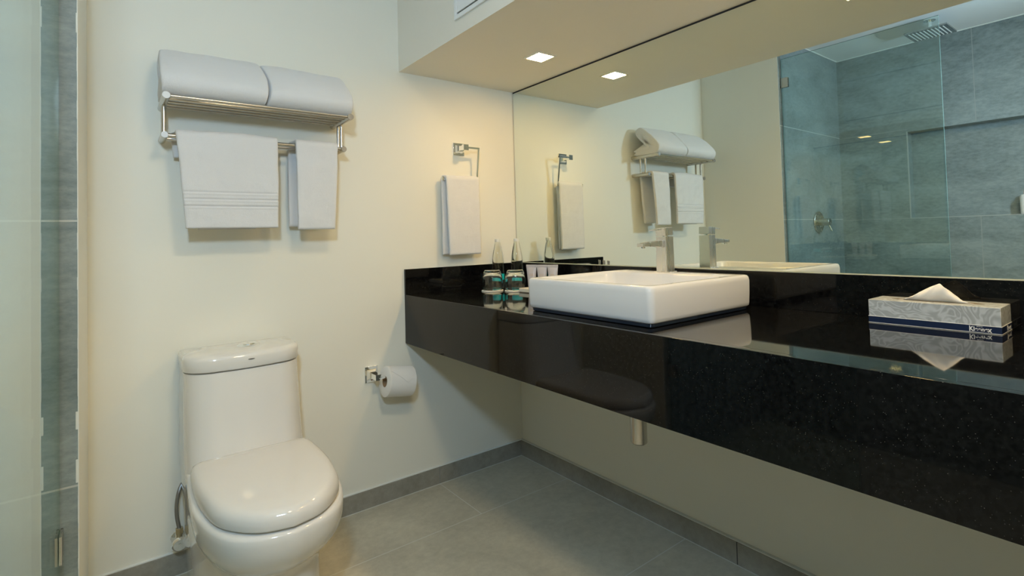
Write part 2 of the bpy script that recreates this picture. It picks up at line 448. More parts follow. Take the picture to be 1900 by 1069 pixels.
# bottle trap under the counter
dt = thing('bottle_trap', 'short steel drain tube hanging under the black counter', 'drain', (-.3, -.987, .42))
bm = BM(); add_cyl(bm, (-.3, -.987, .4215), (-.3, -.987, .56), .0255, 40, .004); link('trap_cup', bm, m_steel_z, dt)
bm = BM(); add_cyl(bm, (-.3, -.987, .555), (-.3, -.987, .8195), .016, 28); link('tailpiece', bm, m_steel_z, dt)
bm = BM(); add_cyl(bm, (-.3, -.987, .53), (.0055, -.987, .53), .014, 24); link('waste_pipe', bm, m_steel, dt)

# ------------------------------------------------------------------ basin
def superring(x0, x1, y0, y1, z, r, n=8):
    out = []
    for cx, cy, a0 in ((x1 - r, y1 - r, 0), (x0 + r, y1 - r, 90), (x0 + r, y0 + r, 180), (x1 - r, y0 + r, 270)):
        for k in range(n + 1):
            a = radians(a0 + 90 * k / n); out.append(Vector((cx + r * cos(a), cy + r * sin(a), z)))
    return out
bx0, bx1, by0, by1, bzt, bzb = -.560, -.088, -1.256, -.772, .9435, .853
bas = thing('wash_basin', 'square white ceramic vessel basin on the black counter', 'basin', (-.32, -1.015, ZT))
def inset(d, z, r, ix=0): return superring(bx0 + d, bx1 - d - ix, by0 + d, by1 - d, z, r)
bm = BM()
rings = [inset(.02, bzb - .002, .012), inset(.007, bzb - .002, .013), inset(.003, bzb + .002, .015), inset(.0015, bzb + .010, .017),
         inset(0, bzb + .04, .018), inset(-.0005, bzt - .016, .018), inset(.0012, bzt - .006, .018), inset(.004, bzt - .0015, .018), inset(.009, bzt, .018)]
def bowl(d0, z, r):   # inner bowl leaves a deck towards the mirror for the tap
    return superring(bx0 + d0, bx1 - .115 - max(0, d0 - .022), by0 + d0, by1 - d0, z, r)
rings += [bowl(.020, bzt, .03), bowl(.023, bzt - .002, .032), bowl(.027, bzt - .010, .034), bowl(.040, bzt - .055, .04), bowl(.060, bzt - .068, .05), bowl(.15, bzt - .074, .04), bowl(.16, bzt - .0745, .03)]
loft(bm, rings)
link('bowl', bm, m_basin, bas, angle=60)
bm = BM(); loft(bm, [inset(.013, ZT + .0004, .012), inset(.010, ZT + .002, .012), inset(.009, bzb - .003, .012), inset(.011, bzb - .0015, .012)])
link('foot_seal', bm, mat('blue_grey_seal', (0.020, 0.028, 0.042), 0.15), bas)['label'] = 'dark blue grey foot under the bowl'
bm = BM(); add_cyl(bm, (-.36, -1.015, bzt - .075), (-.36, -1.015, bzt - .071), .022, 32, .001); link('drain', bm, m_chrome, bas)

# ------------------------------------------------------------------ faucet
fx, fy, fz = -.126, -.979, bzt
fa = thing('faucet', 'square satin steel basin tap with flat lever', 'faucet', (fx, fy, fz))
bm = BM(); add_box(bm, (fx - .026, fy - .027, fz), (fx + .026, fy + .027, fz + .0025), .001); link('base_plate', bm, m_faucet, fa)
bm = BM(); h = .0205
loft(bm, [superring(fx - h - .0012, fx + h + .0012, fy - h - .0012, fy + h + .0012, fz + .0025, .002, 3), superring(fx - h, fx + h, fy - h, fy + h, fz + .1185, .002, 3)])
link('tap_body', bm, m_faucet, fa)
bm = BM()
def yz_ring(x, yc, hw, z0, z1, r=.002):
    return [Vector((x, yc + p.x, p.y)) for p in [Vector((q.x, q.y)) for q in superring(-hw, hw, z0, z1, 0, r, 2)]]
loft(bm, [yz_ring(fx - .019, fy, .0125, fz + .082, fz + .107), yz_ring(fx - .06, fy, .0125, fz + .087, fz + .1045), yz_ring(fx - .128, fy, .0125, fz + .0885, fz + .0985)])
sp_ = link('spout', bm, m_faucet, fa)
bm = BM(); add_cyl(bm, (fx - .116, fy, fz + .0887), (fx - .116, fy, fz + .082), .0085, 24, .001); link('aerator', bm, m_chrome, sp_)
bm = BM(); add_cyl(bm, (fx, fy, fz + .118), (fx, fy, fz + .126), .012, 24); link('neck', bm, m_chrome, fa)
bm = BM(); t = BM(); add_box(t, (fx - h, fy - h, fz + .1205), (fx + h, fy + h, fz + .1465), .0015)
add_box(t, (fx - .065, fy - .0125, fz + .1425), (fx - h + .002, fy + .0125, fz + .1460), .001)
bmesh.ops.rotate(t, verts=t.verts[:], cent=(fx, fy, fz + .124), matrix=Matrix.Rotation(radians(-5), 3, 'Y')); bmesh.ops.translate(t, verts=t.verts[:], vec=(0, 0, .0015)); merge(bm, t)
link('lever', bm, m_faucet, fa)

# ------------------------------------------------------------------ tissue box
tx0, tx1, ty0, ty1, tz = -.116, -.021, -1.811, -1.568, .897
tb = thing('tissue_box', 'grey swirl patterned tissue box with navy band, a white tissue standing out', 'tissue box', (-.07, -1.69, ZT))
bm = BM(); add_box(bm, (tx0, ty0, ZT + .0005), (tx1, ty1, tz), .0008, 1); link('carton', bm, m_carton, tb)
bm = BM(); e = .0006
add_box(bm, (tx0 - e, ty0 - e, ZT + .0022), (tx1 + e, ty1 + e, ZT + .0165)); link('navy_band', bm, m_navy, tb, smooth=False)['label'] = 'navy blue band'
bm = BM(); e = .0009
for z0, z1 in ((ZT + .0008, ZT + .0016), (ZT + .0163, ZT + .0174)): add_box(bm, (tx0 - e, ty0 - e, z0), (tx1 + e, ty1 + e, z1))
link('white_lines', bm, m_white, tb, smooth=False)['label'] = 'thin white lines along the navy band'
bm = BM()
xm = (tx0 + tx1) / 2
pts = [(xm, -1.603), (xm - .014, -1.622), (xm - .022, -1.69), (xm - .014, -1.758), (xm, -1.777), (xm + .014, -1.758), (xm + .022, -1.69), (xm + .014, -1.622)]
bm.faces.new([bm.verts.new((px, py, tz + .0006)) for px, py in pts]); r_ = bmesh.ops.extrude_face_region(bm, geom=bm.faces[:]); bmesh.ops.translate(bm, verts=[v for v in r_['geom'] if isinstance(v, bmesh.types.BMVert)], vec=(0, 0, -.0005))
link('slot', bm, mat('slot_film', (0.20, 0.17, 0.12), 0.4), tb, smooth=False)
bm = BM(); NX, NY = 28, 14; grid = []
for j in range(NY + 1):
    row = []; vv = j / NY
    for i in range(NX + 1):
        u = i / NX * 2 - 1
        yy = -1.690 - u * .070 * (1 - .30 * vv) - .012 * vv * (1 - abs(u))
        prof = max(0.0, 1 - abs(u) ** 1.12)
        zz = tz + .001 + vv * (.041 * (0.02 + prof) ** .9)
        xx = xm - .006 - .020 * sin(vv * 1.7) * (1 - abs(u) * .5) + .010 * vv * vv + .0028 * sin(u * 7 + vv * 2) + .0016 * sin(u * 15 - vv * 5) * vv
        row.append(bm.verts.new((xx, yy, zz)))
    grid.append(row)
for j in range(NY):
    for i in range(NX): bm.faces.new((grid[j][i], grid[j][i + 1], grid[j + 1][i + 1], grid[j + 1][i]))
ti = link('tissue', bm, m_tissue, tb); so = ti.modifiers.new('thick', 'SOLIDIFY'); so.thickness = .0012; ti['label'] = 'white tissue pulled up to a point'
def text_mesh(name, body, size, m, parent, loc, X, Y, arch=0.0, bold=0.0, widen=1.0):
    cu = bpy.data.curves.new('lettering', 'FONT'); cu.body = body; cu.size = size; cu.offset = bold; cu.extrude = .0001; cu.align_x = 'CENTER'; cu.align_y = 'CENTER'
    o = bpy.data.objects.new('lettering', cu); C.objects.link(o)
    bpy.context.view_layer.update()
    me = bpy.data.meshes.new_from_object(o.evaluated_get(bpy.context.evaluated_depsgraph_get()))
    bpy.data.objects.remove(o)
    hw = max(abs(v.co.x) for v in me.vertices)
    X, Y = Vector(X), Vector(Y); Z = X.cross(Y); loc = Vector(loc)
    bm = BM(); bm.from_mesh(me)
    for v in bm.verts:
        u = v.co.x / hw; s = 1 + arch * u * u
        v.co = loc + X * (v.co.x * widen) + Y * (v.co.y * s) + Z * v.co.z
    bpy.data.meshes.remove(me)
    return link(name, bm, m, parent, smooth=False)
text_mesh('logo_lettering', 'Kleenex', .0112, m_white, tb, (tx0 - .0010, ty0 + .0345, ZT + .0083), (0, -1, 0), (0, 0, 1), .5, .00032, 1.0)
text_mesh('small_lettering', 'BRAND', .0026, m_white, tb, (tx0 - .0010, ty0 + .0350, ZT + .0142), (0, -1, 0), (0, 0, 1), 0, 0, 1.2)
text_mesh('side_lettering', 'Kleenex', .0112, m_white, tb, ((tx0 + tx1) / 2 + .018, ty0 - .0010, ZT + .0083), (1, 0, 0), (0, 0, 1), .75, .0004, 1.0)

# ------------------------------------------------------------------ bottles, tumblers, coasters, tubes, tray
def bottle(x, y, label):
    t = thing('water_bottle', label, 'bottle', (x, y, ZT), 'clear water bottles in the corner')
    bm = BM()
    prof = [(0, .004), (.012, .003), (.024, .0005), (.0275, .003), (.0285, .010), (.0285, .070), (.0282, .085), (.0276, .105), (.0263, .128), (.0240, .150), (.0210, .168), (.0168, .188), (.0140, .200), (.0126, .207), (.0124, .212), (0, .212)]
    lathe(bm, x, y, ZT + .0003, prof, 40); link('body', bm, m_water, t, angle=60)
    bm = BM(); lathe(bm, x, y, ZT, [(.0128, .2125), (.0134, .2125), (.0136, .2245), (.0126, .2262), (0, .2265), ], 32); link('cap', bm, m_capw, t)
    bm = BM(); lathe(bm, x, y, ZT, [(.02870, .036), (.02900, .036), (.02900, .062), (.02870, .062), (.02870, .036)], 40); link('paper_band', bm, m_turq, t, angle=60)['label'] = 'turquoise label band'
bottle(-.100, -.130, 'clear water bottle with turquoise band behind the glass nearest the basin')
bottle(-.160, -.062, 'clear water bottle with turquoise band beside the back wall splash')
def tumbler(x, y, label, lc):
    c = bm = BM(); lathe(bm, x, y, ZT, [(0, .0004), (.046, .0004), (.048, .0012), (.048, .0030), (.0465, .0042), (0, .0042)], 48)
    tag(link('paper_coaster', bm, m_coaster, None, (x, y, ZT)), lc, 'coaster', 'paper coasters under the tumblers')
    bm = BM(); z0 = ZT + .0048
    outer = [(.0425, .0), (.0448, .012), (.0458, .030), (.0450, .048), (.0425, .064), (.0385, .076), (.0345, .0835), (.0305, .0865)]
    inner = [(.0295, .0745), (.0350, .0690), (.0400, .058), (.0428, .044), (.0436, .030), (.0428, .012), (.0408, .0006)]
    lathe(bm, x, y, z0, [(.0416, -.0004)] + outer + [(0, .0862), ][:1], 48)
    # inner surface closes the glass wall into one solid
    lathe(bm, x, y, z0, [(0, .0758)] + inner + [(.0416, -.0004)], 48)
    bmesh.ops.remove_doubles(bm, verts=bm.verts[:], dist=1e-5)
    tag(link('glass_tumbler', bm, m_glass, None, (x, y, z0), angle=60), label, 'drinking glass', 'upturned tumblers on coasters')
tumbler(-.2818, -.1854, 'upturned clear tumbler left of the other, farther from the basin', 'round cream coaster under the tumbler farther from the basin')
tumbler(-.2169, -.2677, 'upturned clear tumbler right of the other, next to the basin', 'round cream coaster under the tumbler next to the basin')
bm = BM()
a0, a1, b0, b1 = -.242, -.128, -.500, -.318
loft(bm, [superring(a0 + .004, a1 - .004, b0 + .004, b1 - .004, ZT + .0004, .008), superring(a0, a1, b0, b1, ZT + .004, .009), superring(a0, a1, b0, b1, ZT + .017, .009), superring(a0 + .003, a1 - .003, b0 + .003, b1 - .003, ZT + .0175, .008),
          superring(a0 + .005, a1 - .005, b0 + .005, b1 - .005, ZT + .006, .007)])
tag(link('amenity_tray', bm, mat('cream_tray', (0.78, 0.72, 0.58), 0.35), None, (-.185, -.41, ZT)), 'low cream tray behind the basin holding the toiletry tubes', 'tray')
def tube(x, y, label):
    z0 = ZT + .0064; t = thing('toiletry_tube', label, 'toiletry tube', (x, y, z0), 'toiletry tubes on the tray')
    bm = BM(); add_cyl(bm, (x, y, z0), (x, y, z0 + .018), .0135, 28, .001, .0145); link('cap', bm, m_white, t)
    rings = []
    for s in range(11):
        f = s / 10; a = .0155 + .0065 * f; b = .0155 * (1 - f) ** .8 + .0012
        rings.append([Vector((x + b * cos(q) * .82 + a * sin(q) * .57, y + b * cos(q) * .57 - a * sin(q) * .82, z0 + .018 + .080 * f)) for q in [2 * pi * k / 24 for k in range(24)]])
    bm = BM(); loft(bm, rings); link('sleeve', bm, m_tube, t)
    bm = BM(); t2 = BM(); add_box(t2, (-.0012, -.0225, 0), (.0012, .0225, .012), .0005, 1)
    bmesh.ops.rotate(t2, verts=t2.verts[:], cent=(0, 0, 0), matrix=Matrix.Rotation(radians(34.8), 3, 'Z')); bmesh.ops.translate(t2, verts=t2.verts[:], vec=(x, y, z0 + .0975)); merge(bm, t2)
    link('crimp', bm, m_tube, t)
    bm = BM()
    for zz in (.062, .066, .070):
        f = (zz - .018) / .08; b = .0155 * (1 - f) ** .8 + .0017; t2 = BM(); add_box(t2, (-b, -.009, zz), (-b + .0006, .009, zz + .0014))
        bmesh.ops.rotate(t2, verts=t2.verts[:], cent=(0, 0, 0), matrix=Matrix.Rotation(radians(34.8), 3, 'Z')); bmesh.ops.translate(t2, verts=t2.verts[:], vec=(x, y, z0)); merge(bm, t2)
    link('print_lines', bm, m_tan, t, smooth=False)['label'] = 'tan printed lines'
tube(-.206, -.366, 'pale toiletry tube at the bottle end of the tray')
tube(-.187, -.4115, 'pale toiletry tube standing between two others on the tray')
tube(-.168, -.457, 'pale toiletry tube at the tap end of the tray')
bm = BM(); add_box(bm, (-.152, -.40, ZT + .0064), (-.136, -.345, ZT + .022), .004, 3)
tag(link('soap_bar', bm, m_soap, None, (-.144, -.37, ZT + .0064)), 'small wrapped soap on the cream tray behind the tubes', 'soap')

# ------------------------------------------------------------------ towel ring
tr = thing('towel_ring', 'square chrome towel ring on the wall beside the mirror', 'towel ring', (-.327, 0, 1.487))
bm = BM(); cx, cz = -.327, 1.487
def xz_ring(y, hx, hz, x=cx, z=cz): return [Vector((x + sx * hx, y, z + sz * hz)) for sx, sz in ((-1, -1), (1, -1), (1, 1), (-1, 1))]
add_box(bm, (cx - .029, -.007, cz - .028), (cx + .029, .0, cz + .028), .0012, 1); link('wall_plate', bm, m_chrome, tr)
bm = BM(); loft(bm, [xz_ring(-.007, .019, .019), xz_ring(-.020, .012, .012), xz_ring(-.050, .0095, .0095), xz_ring(-.054, .013, .013), xz_ring(-.070, .013, .013)]); link('arm', bm, m_chrome, tr, angle=20)
bm = BM(); hh = .0042
yt, yb, zt_, zb_, xl_, xr_ = -.060, -.037, 1.487, 1.340, -.433, -.2545
def bar(p, q, s=hh):
    p, q = Vector(p), Vector(q); d = (q - p).normalized()
    a = Vector((0, 1, 0)) if abs(d.y) < .5 else Vector((1, 0, 0)); u = d.cross(a).normalized(); v = d.cross(u)
    loft(bm, [[p + u * s * i + v * s * j for i, j in ((-1, -1), (1, -1), (1, 1), (-1, 1))], [q + u * s * i + v * s * j for i, j in ((-1, -1), (1, -1), (1, 1), (-1, 1))]])
bar((cx, yt, zt_), (xr_ + hh, yt, zt_)); bar((xr_, yt, zt_ + hh), (xr_, yb, zb_ - hh)); bar((xr_, yb, zb_), (xl_ - .004, yb, zb_)); bar((xl_, yb, zb_ - hh), (xl_, yb - .001, zb_ + .012))
link('ring', bm, m_chrome, tr, smooth=False)

# ------------------------------------------------------------------ cloth
def cloth(path, th, xf, nx, rnd=True, wob=.0, ribs=None, seed=0, endscale=None, puff=0.0):
    """thick folded cloth: centre line path [(y,z)], thickness th, xf(s,z) -> (x0,x1); closed slab mesh"""
    P = [Vector((p[0], p[1])) for p in path]; n = len(P); bm = BM()
    T = [(P[min(i + 1, n - 1)] - P[max(i - 1, 0)]).normalized() for i in range(n)]
    N = [Vector((t.y, -t.x)) for t in T]
    loops = []
    cen = sum(P, Vector((0, 0))) / n; ya = min(p.x for p in P); yz = max(p.x for p in P)
    us = [0, .004, .012, .025] + [.025 + .95 * k / nx for k in range(1, nx)] + [.975, .988, .996, 1]
    for u in us:
        e = min(u, 1 - u) / .025; k = sqrt(max(0, 1 - (1 - min(1, e)) ** 2)) if rnd else 1
        k = .25 + .75 * k
        loop = []
        for side in (1, -1):
            rng = range(n) if side == 1 else range(n - 1, -1, -1)
            for i in rng:
                p = P[i]; s = max(0, min(1, ((p.x - ya) / max(1e-6, yz - ya) - .38) / .3))
                x0, x1 = xf(s, p.y); x = x0 + (x1 - x0) * u
                es = min(i, n - 1 - i); ke = 1 if es > 1 else (.45, .85)[es]
                h = th / 2 * k * ke
                if ribs and side == -1: h += ribs(s, p.y)
                nv = Vector((x * 7 + seed * 9.1, p.x * 9, p.y * 9))
                d = wob * noise.noise(nv) + wob * .45 * noise.noise(nv * 3.1)
                q = p + N[i] * (side * h + d)
                if endscale: 
                    sc = endscale(u); q = Vector((cen.x + (q.x - cen.x) * sc, path_min + (q.y - path_min) * sc))
                loop.append(Vector((x + .4 * wob * noise.noise(nv * 1.7 + Vector((5, 5, 5))), q.x, q.y)))
        loops.append(loop)
    loft(bm, loops)
    return bm
path_min = 0
rack_z = 1.531
# ------------------------------------------------------------------ towel rack
rk = thing('towel_rack', 'brushed steel towel shelf with hanging rail on the back wall', 'towel rack', (-1.19, 0, 1.42))
xl, xr = -1.4735, -.907
for x in (xl, xr):
    bm = BM(); add_cyl(bm, (x, 0, rack_z), (x, -.2, rack_z), .0115, 32, .0008); tt = link('shelf_arm', bm, m_steel_y, rk)
    bm = BM(); add_cyl(bm, (x, -.2, rack_z), (x, -.2008, rack_z), .0108, 32); link('end_cap', bm, m_cap_end, tt)
    bm = BM(); add_cyl(bm, (x, 0, 1.4235), (x, -.124, 1.4235), .0105, 32, .0008); tt = link('rail_arm', bm, m_steel_y, rk)
    bm = BM(); add_cyl(bm, (x, -.124, 1.4235), (x, -.1248, 1.4235), .0098, 32); link('end_cap', bm, m_cap_end, tt)
    for y in (-.062, -.098):
        bm = BM(); add_cyl(bm, (x, y, 1.43), (x, y, rack_z - .006), .0058, 20); link('post', bm, m_steel_z, rk)
for k in range(5):
    y = -.191 + k * .039; bm = BM(); add_cyl(bm, (xl, y, rack_z), (xr, y, rack_z), .0058, 16); link('shelf_rod', bm, m_steel, rk)
bm = BM(); add_cyl(bm, (xl, -.112, 1.4235), (xr, -.112, 1.4235), .0068, 20); link('hanging_rail', bm, m_steel, rk)
bm = BM(); add_cyl(bm, (xl, -.047, 1.4235), (xr, -.047, 1.4235), .0068, 20); link('hanging_rail', bm, m_steel, rk)

# rolled bath towels lying on the shelf
def roll_path(dz=0, f=1.0):
    z = rack_z + .0058 + dz
    pts = [(-.018, z + .012), (-.10, z + .011), (-.165, z + .011), (-.188, z + .018), (-.198, z + .036), (-.190, z + .060), (-.158, z + .098), (-.115, z + .137), (-.085, z + .160), (-.062, z + .166), (-.044, z + .155), (-.046, z + .134),
           (-.075, z + .100), (-.118, z + .058), (-.128, z + .044), (-.115, z + .0345), (-.07, z + .033), (-.020, z + .034)]
    return [(p.x, p.y) for p in catmull(pts, 4)]
def core_path():
    z = rack_z + .0058
    pts = [(-.150, z + .037), (-.165, z + .046), (-.155, z + .068), (-.115, z + .113), (-.080, z + .147), (-.068, z + .148), (-.078, z + .128), (-.112, z + .090), (-.142, z + .056), (-.140, z + .046)]
    return [(p.x, p.y) for p in catmull(pts, 3)]
def roll(x0, x1, label, seed, b0=.008, b1=.010):
    """b0, b1: how far the two ends belly out (or, negative, in)"""
    global path_min
    path_min = rack_z + .0058
    z0 = path_min
    def es(u):
        e = min(u, 1 - u) / .10
        return 1 - .022 * (1 - min(1, e)) ** 2
    t = thing('rolled_towel', label, 'towel', ((x0 + x1) / 2, -.1, z0), 'rolled bath towels on the rack')
    def xf(s, z):
        b = sin(min(1, max(0, (z - z0) / .17)) * pi)
        return (x0 - b0 * b, x1 + b1 * b)
    bm = cloth(roll_path(), .0185, xf, 26, True, .0045, seed=seed, endscale=es)
    o = link('outer_fold', bm, m_towel, t, angle=180); subsurf(o, 1)
    bm = cloth(core_path(), .0135, lambda s, z: (x0 + .004, x1 - .004), 20, True, .002, seed=seed + 3, endscale=es)
    o = link('inner_fold', bm, m_towel, t, angle=180); subsurf(o, 1)
roll(-1.484, -1.1935, 'white rolled bath towel on the shelf, on the side farther from the mirror', 1, .005, .013)
roll(-1.1885, -.900, 'white rolled bath towel on the shelf, on the side nearer the mirror', 2, -.013, .005)

def hang_path(yc, zc, r, zf, zb, sway=0.0, yf_out=0.0, yb_=None, back_in=.004):
    """from the front hem up over the rail at yc (and flat across to a second rail at yb_) and down the back"""
    yb_ = yc if yb_ is None else yb_
    pts = []
    nf = 44
    for k in range(nf): z = zf + (zc - zf) * k / nf; f = 1 - k / nf; pts.append((yc - r - yf_out * f - sway * sin(f * 2.5), z))
    for k in range(5): a = pi - pi / 2 * k / 4; pts.append((yc + r * cos(a), zc + r * sin(a)))
    if yb_ != yc:
        for k in range(1, 9): f = k / 9; pts.append((yc + (yb_ - yc) * f, zc + r - .0015 * sin(pi * f)))
    for k in range(0 if yb_ != yc else 1, 5): a = pi / 2 - pi / 2 * k / 4; pts.append((yb_ + r * cos(a), zc + r * sin(a)))
    for k in range(1, 31): f = k / 30; pts.append((yb_ + r - back_in * f, zc + (zb - zc) * f))
    return pts
# wide hand towel
def ribs(s, z):
    h = .0012 if 1.200 < z < 1.2445 else 0
    for zr in (1.2445, 1.2222, 1.2000):
        d = abs(z - zr)
        if d < .0036: h -= .0042 * (1 - d / .0036)
        d = abs(z - zr + .0055)
        if d < .003: h += .0016 * (1 - d / .003)
    return h if s < .5 else 0
t = thing('hanging_hand_towel', 'wide white towel with ribbed border hanging from the rack rail', 'towel', (-1.3, -.115, 1.1), 'towels hanging from the rack rail')
def dense(p, step=.0034):
    out = []
    for a, b in zip(p, p[1:]):
        L_ = sqrt((a[0] - b[0]) ** 2 + (a[1] - b[1]) ** 2); k = max(1, int(L_ / step))
        out += [(a[0] + (b[0] - a[0]) * i / k, a[1] + (b[1] - a[1]) * i / k) for i in range(k)]
    return out + [p[-1]]
zw = 1.4235
def xf_w(s, z):
    f = max(0, min(1, (zw + .02 - z) / .33)); return (-1.446 + .026 * f ** .8 - .006 * s, -1.1425 - .004 * f)
bm = cloth(dense(hang_path(-.112, zw, .0155, 1.128, 1.365, .004, .004, -.047), .0017), .0165, xf_w, 26, True, .0045, ribs, 4)
o = link('front_and_back', bm, m_towel, t, angle=180)
bm = cloth([(-.1135 - .0005 * k, 1.125 + .0125 * k) for k in range(9)], .008, lambda s, z: (-1.385, -1.215), 16, True, .003, seed=11)
link('inner_layer', bm, m_towel, t, angle=180)
# narrow towel
t = thing('hanging_hand_towel', 'narrow plain white towel hanging from the rack rail beside the wide one', 'towel', (-1.02, -.115, 1.1), 'towels hanging from the rack rail')
def xf_n(s, z):
    f = max(0, min(1, (zw + .02 - z) / .33))
    return (-1.082 + .002 * f - s * (.004 + .004 * f), -.931 - .019 * f - s * .004)
bm = cloth(dense(hang_path(-.112, zw, .0150, 1.121, 1.134, .003, .004, -.047, .010)), .0155, xf_n, 16, True, .004, None, 6)
link('front_and_back', bm, m_towel, t, angle=180)
# face towel on the ring
t = thing('hanging_face_towel', 'white face towel hanging through the chrome ring beside the mirror', 'towel', (-.345, -.04, 1.0))
def xf_r(s, z):
    f = max(0, min(1, (1.35 - z) / .345))
    return (-.424 + .006 * f - s * (.010 + .008 * f), -.2515 - .002 * f - s * .0105)
bm = cloth(dense(hang_path(yb, zb_, .0125, 1.001, 1.003, .002, .006)), .0135, xf_r, 14, True, .003, None, 8)
link('front_and_back', bm, m_towel, t, angle=180)

# ------------------------------------------------------------------ toilet
TX = -1.262
def outline(z, ctrl, yb_, yfr, n=20):
    """half-plan from control widths ctrl [(y,w)], mirrored; rounded nose at yfr"""
    P = catmull([(y, w) for y, w in ctrl], 5)
    right = [(p.x, p.y) for p in P]                      # y, half width
    return right
def plan(z, ctrl, samples=40):
    P = catmull(ctrl, 8); L_ = [0]
    for a, b in zip(P, P[1:]): L_.append(L_[-1] + (b - a).length)
    out = []
    for k in range(samples):
        d = L_[-1] * k / (samples - 1); i = 0
        while i < len(L_) - 2 and L_[i + 1] < d: i += 1
        f = (d - L_[i]) / max(1e-9, L_[i + 1] - L_[i]); p = P[i].lerp(P[i + 1], f); out.append((p.x, max(0, p.y)))
    ring = [Vector((TX + wd, y, z)) for y, wd in out]
    ring += [Vector((TX - wd, y, z)) for y, wd in reversed(out[:-1])]
    return ring
def ctrl(wb, wm, wf, ym, yf, nose):
    # back corner -> back side -> mid -> nose
    return [(-.012, wb - .012), (-.03, wb), (-.20, wb), (-.34, wm), (ym, wf), (yf + nose * .45, wf * .80), (yf + nose * .12, wf * .46), (yf, 0.0)]
toi = thing('toilet', 'white one-piece toilet with closed lid against the back wall', 'toilet', (TX, -.35, 0))
bm = BM()
lv = [(0.0, ctrl(.151, .146, .126, -.48, -.650, .15)), (.004, ctrl(.153, .148, .128, -.48, -.653, .15)), (.10, ctrl(.158, .149, .127, -.48, -.648, .15)), (.165, ctrl(.161, .150, .128, -.49, -.648, .15)),
      (.225, ctrl(.164, .151, .129, -.49, -.648, .16)), (.248, ctrl(.165, .152, .132, -.49, -.652, .16)), (.262, ctrl(.1655, .155, .142, -.49, -.670, .17)), (.277, ctrl(.166, .159, .153, -.50, -.690, .18)), (.298, ctrl(.167, .166, .166, -.50, -.715, .19)), (.325, ctrl(.168, .172, .1755, -.51, -.735, .195)), (.352, ctrl(.169, .176, .180, -.51, -.746, .20)),
      (.372, ctrl(.170, .178, .181, -.51, -.749, .20)), (.385, ctrl(.170, .178, .181, -.51, -.749, .20)), (.391, ctrl(.168, .176, .179, -.51, -.746, .20)), (.394, ctrl(.163, .171, .174, -.51, -.738, .20))]
loft(bm, [plan(z, c) for z, c in lv])
def tank_ring(z, hw, yf, yb__=-.012, r=.085, bow=.008):
    out = []
    # rounded front corners, gently bowed front
    pts = [(-hw, yb__), (-hw, yf + r)]
    for k in range(9): a = pi + pi / 2 * k / 8; pts.append((-hw + r + r * cos(a), yf + r + r * sin(a)))
    for k in range(1, 8): u = -1 + 2 * k / 8; pts.append((u * (hw - r), yf - bow * (1 - u * u)))
    for k in range(9): a = 1.5 * pi + pi / 2 * k / 8; pts.append((hw - r + r * cos(a), yf + r + r * sin(a)))
    pts += [(hw, yb__)]
    return [Vector((TX + px, py, z)) for px, py in pts]
loft(bm, [tank_ring(.36, .171, -.285), tank_ring(.40, .1715, -.272), tank_ring(.44, .1715, -.254), tank_ring(.50, .171, -.242), tank_ring(.57, .170, -.232), tank_ring(.64, .169, -.222), tank_ring(.6765, .1685, -.216), tank_ring(.6785, .163, -.211)])
link('body', bm, m_ceramic, toi, angle=50)
bm = BM()
loft(bm, [tank_ring(.6805, .166, -.212), tank_ring(.682, .1705, -.219), tank_ring(.686, .1725, -.222), tank_ring(.716, .1722, -.2215), tank_ring(.7235, .1705, -.219), tank_ring(.7285, .1665, -.213, -.014), tank_ring(.7315, .158, -.200, -.018, .075, .006), tank_ring(.7335, .10, -.13, -.05, .045, .004)])
tl = link('tank_lid', bm, m_ceramic, toi, angle=50)
bm = BM(); bxx, byy = TX + .022, -.105
t2 = BM(); lathe(t2, bxx, byy, .7325, [(0, 0), (.035, 0), (.0355, .0015), (.033, .0035), (.028, .0042), (0, .0042)], 36)
for v in t2.verts: v.co.x = bxx + (v.co.x - bxx) * 1.0
merge(bm, t2); bt = link('button_plate', bm, m_chrome, tl)
for s in (-1, 1):
    bm = BM(); ring0 = []
    pts = [(s * .0015 + s * .0235 * sin(a), .0235 * cos(a)) for a in [pi * k / 12 for k in range(13)]]
    lo_ = [Vector((bxx + p, byy + q, 0.7362)) for p, q in pts]; hi_ = [Vector((bxx + p * .93, byy + q * .93, .7398 if s > 0 else .7388)) for p, q in pts]
    loft(bm, [lo_, hi_]); link('flush_button', bm, m_chrome, bt)
bm = BM(); t2 = BM(); lathe(t2, 0, 0, 0, [(0, 0), (.010, 0), (.010, .0008), (0, .0008)], 24)
for v in t2.verts: v.co = Vector((TX + .008 + v.co.x * 1.0, -.2302 - v.co.z, .709 + v.co.y * .16))
merge(bm, t2); link('maker_mark', bm, m_dark, tl, smooth=False)['label'] = 'tiny dark oval maker mark'
# seat ring and lid
def dplan(z, hw, yb__, yf, d=0.0, samples=40):
    if d > .03:
        c = Vector((TX, (yb__ + yf) / 2, z)); k = 1 - d / hw
        return [c + (p - c) * k for p in dplan(z, hw, yb__, yf, 0.0, samples)]
    hw -= d; yb__ -= d; yf += d
    c = [(yb__, 0.0), (yb__, hw * .55), (yb__ - .001, hw - .022), (yb__ - .009, hw - .006), (yb__ - .03, hw), (yb__ - .14, hw + .004), (yb__ - .235, hw), (yf + .135, hw * .90), (yf + .068, hw * .70), (yf + .020, hw * .40), (yf, 0.0)]
    P = catmull(c, 8); L_ = [0]
    for a, b in zip(P, P[1:]): L_.append(L_[-1] + (b - a).length)
    out = []
    for k in range(samples):
        q = L_[-1] * k / (samples - 1); i = 0
        while i < len(L_) - 2 and L_[i + 1] < q: i += 1
        f = (q - L_[i]) / max(1e-9, L_[i + 1] - L_[i]); p = P[i].lerp(P[i + 1], f); out.append((p.x, max(0, p.y)))
    return [Vector((TX + wd, y, z)) for y, wd in out] + [Vector((TX - wd, y, z)) for y, wd in reversed(out[1:-1])]
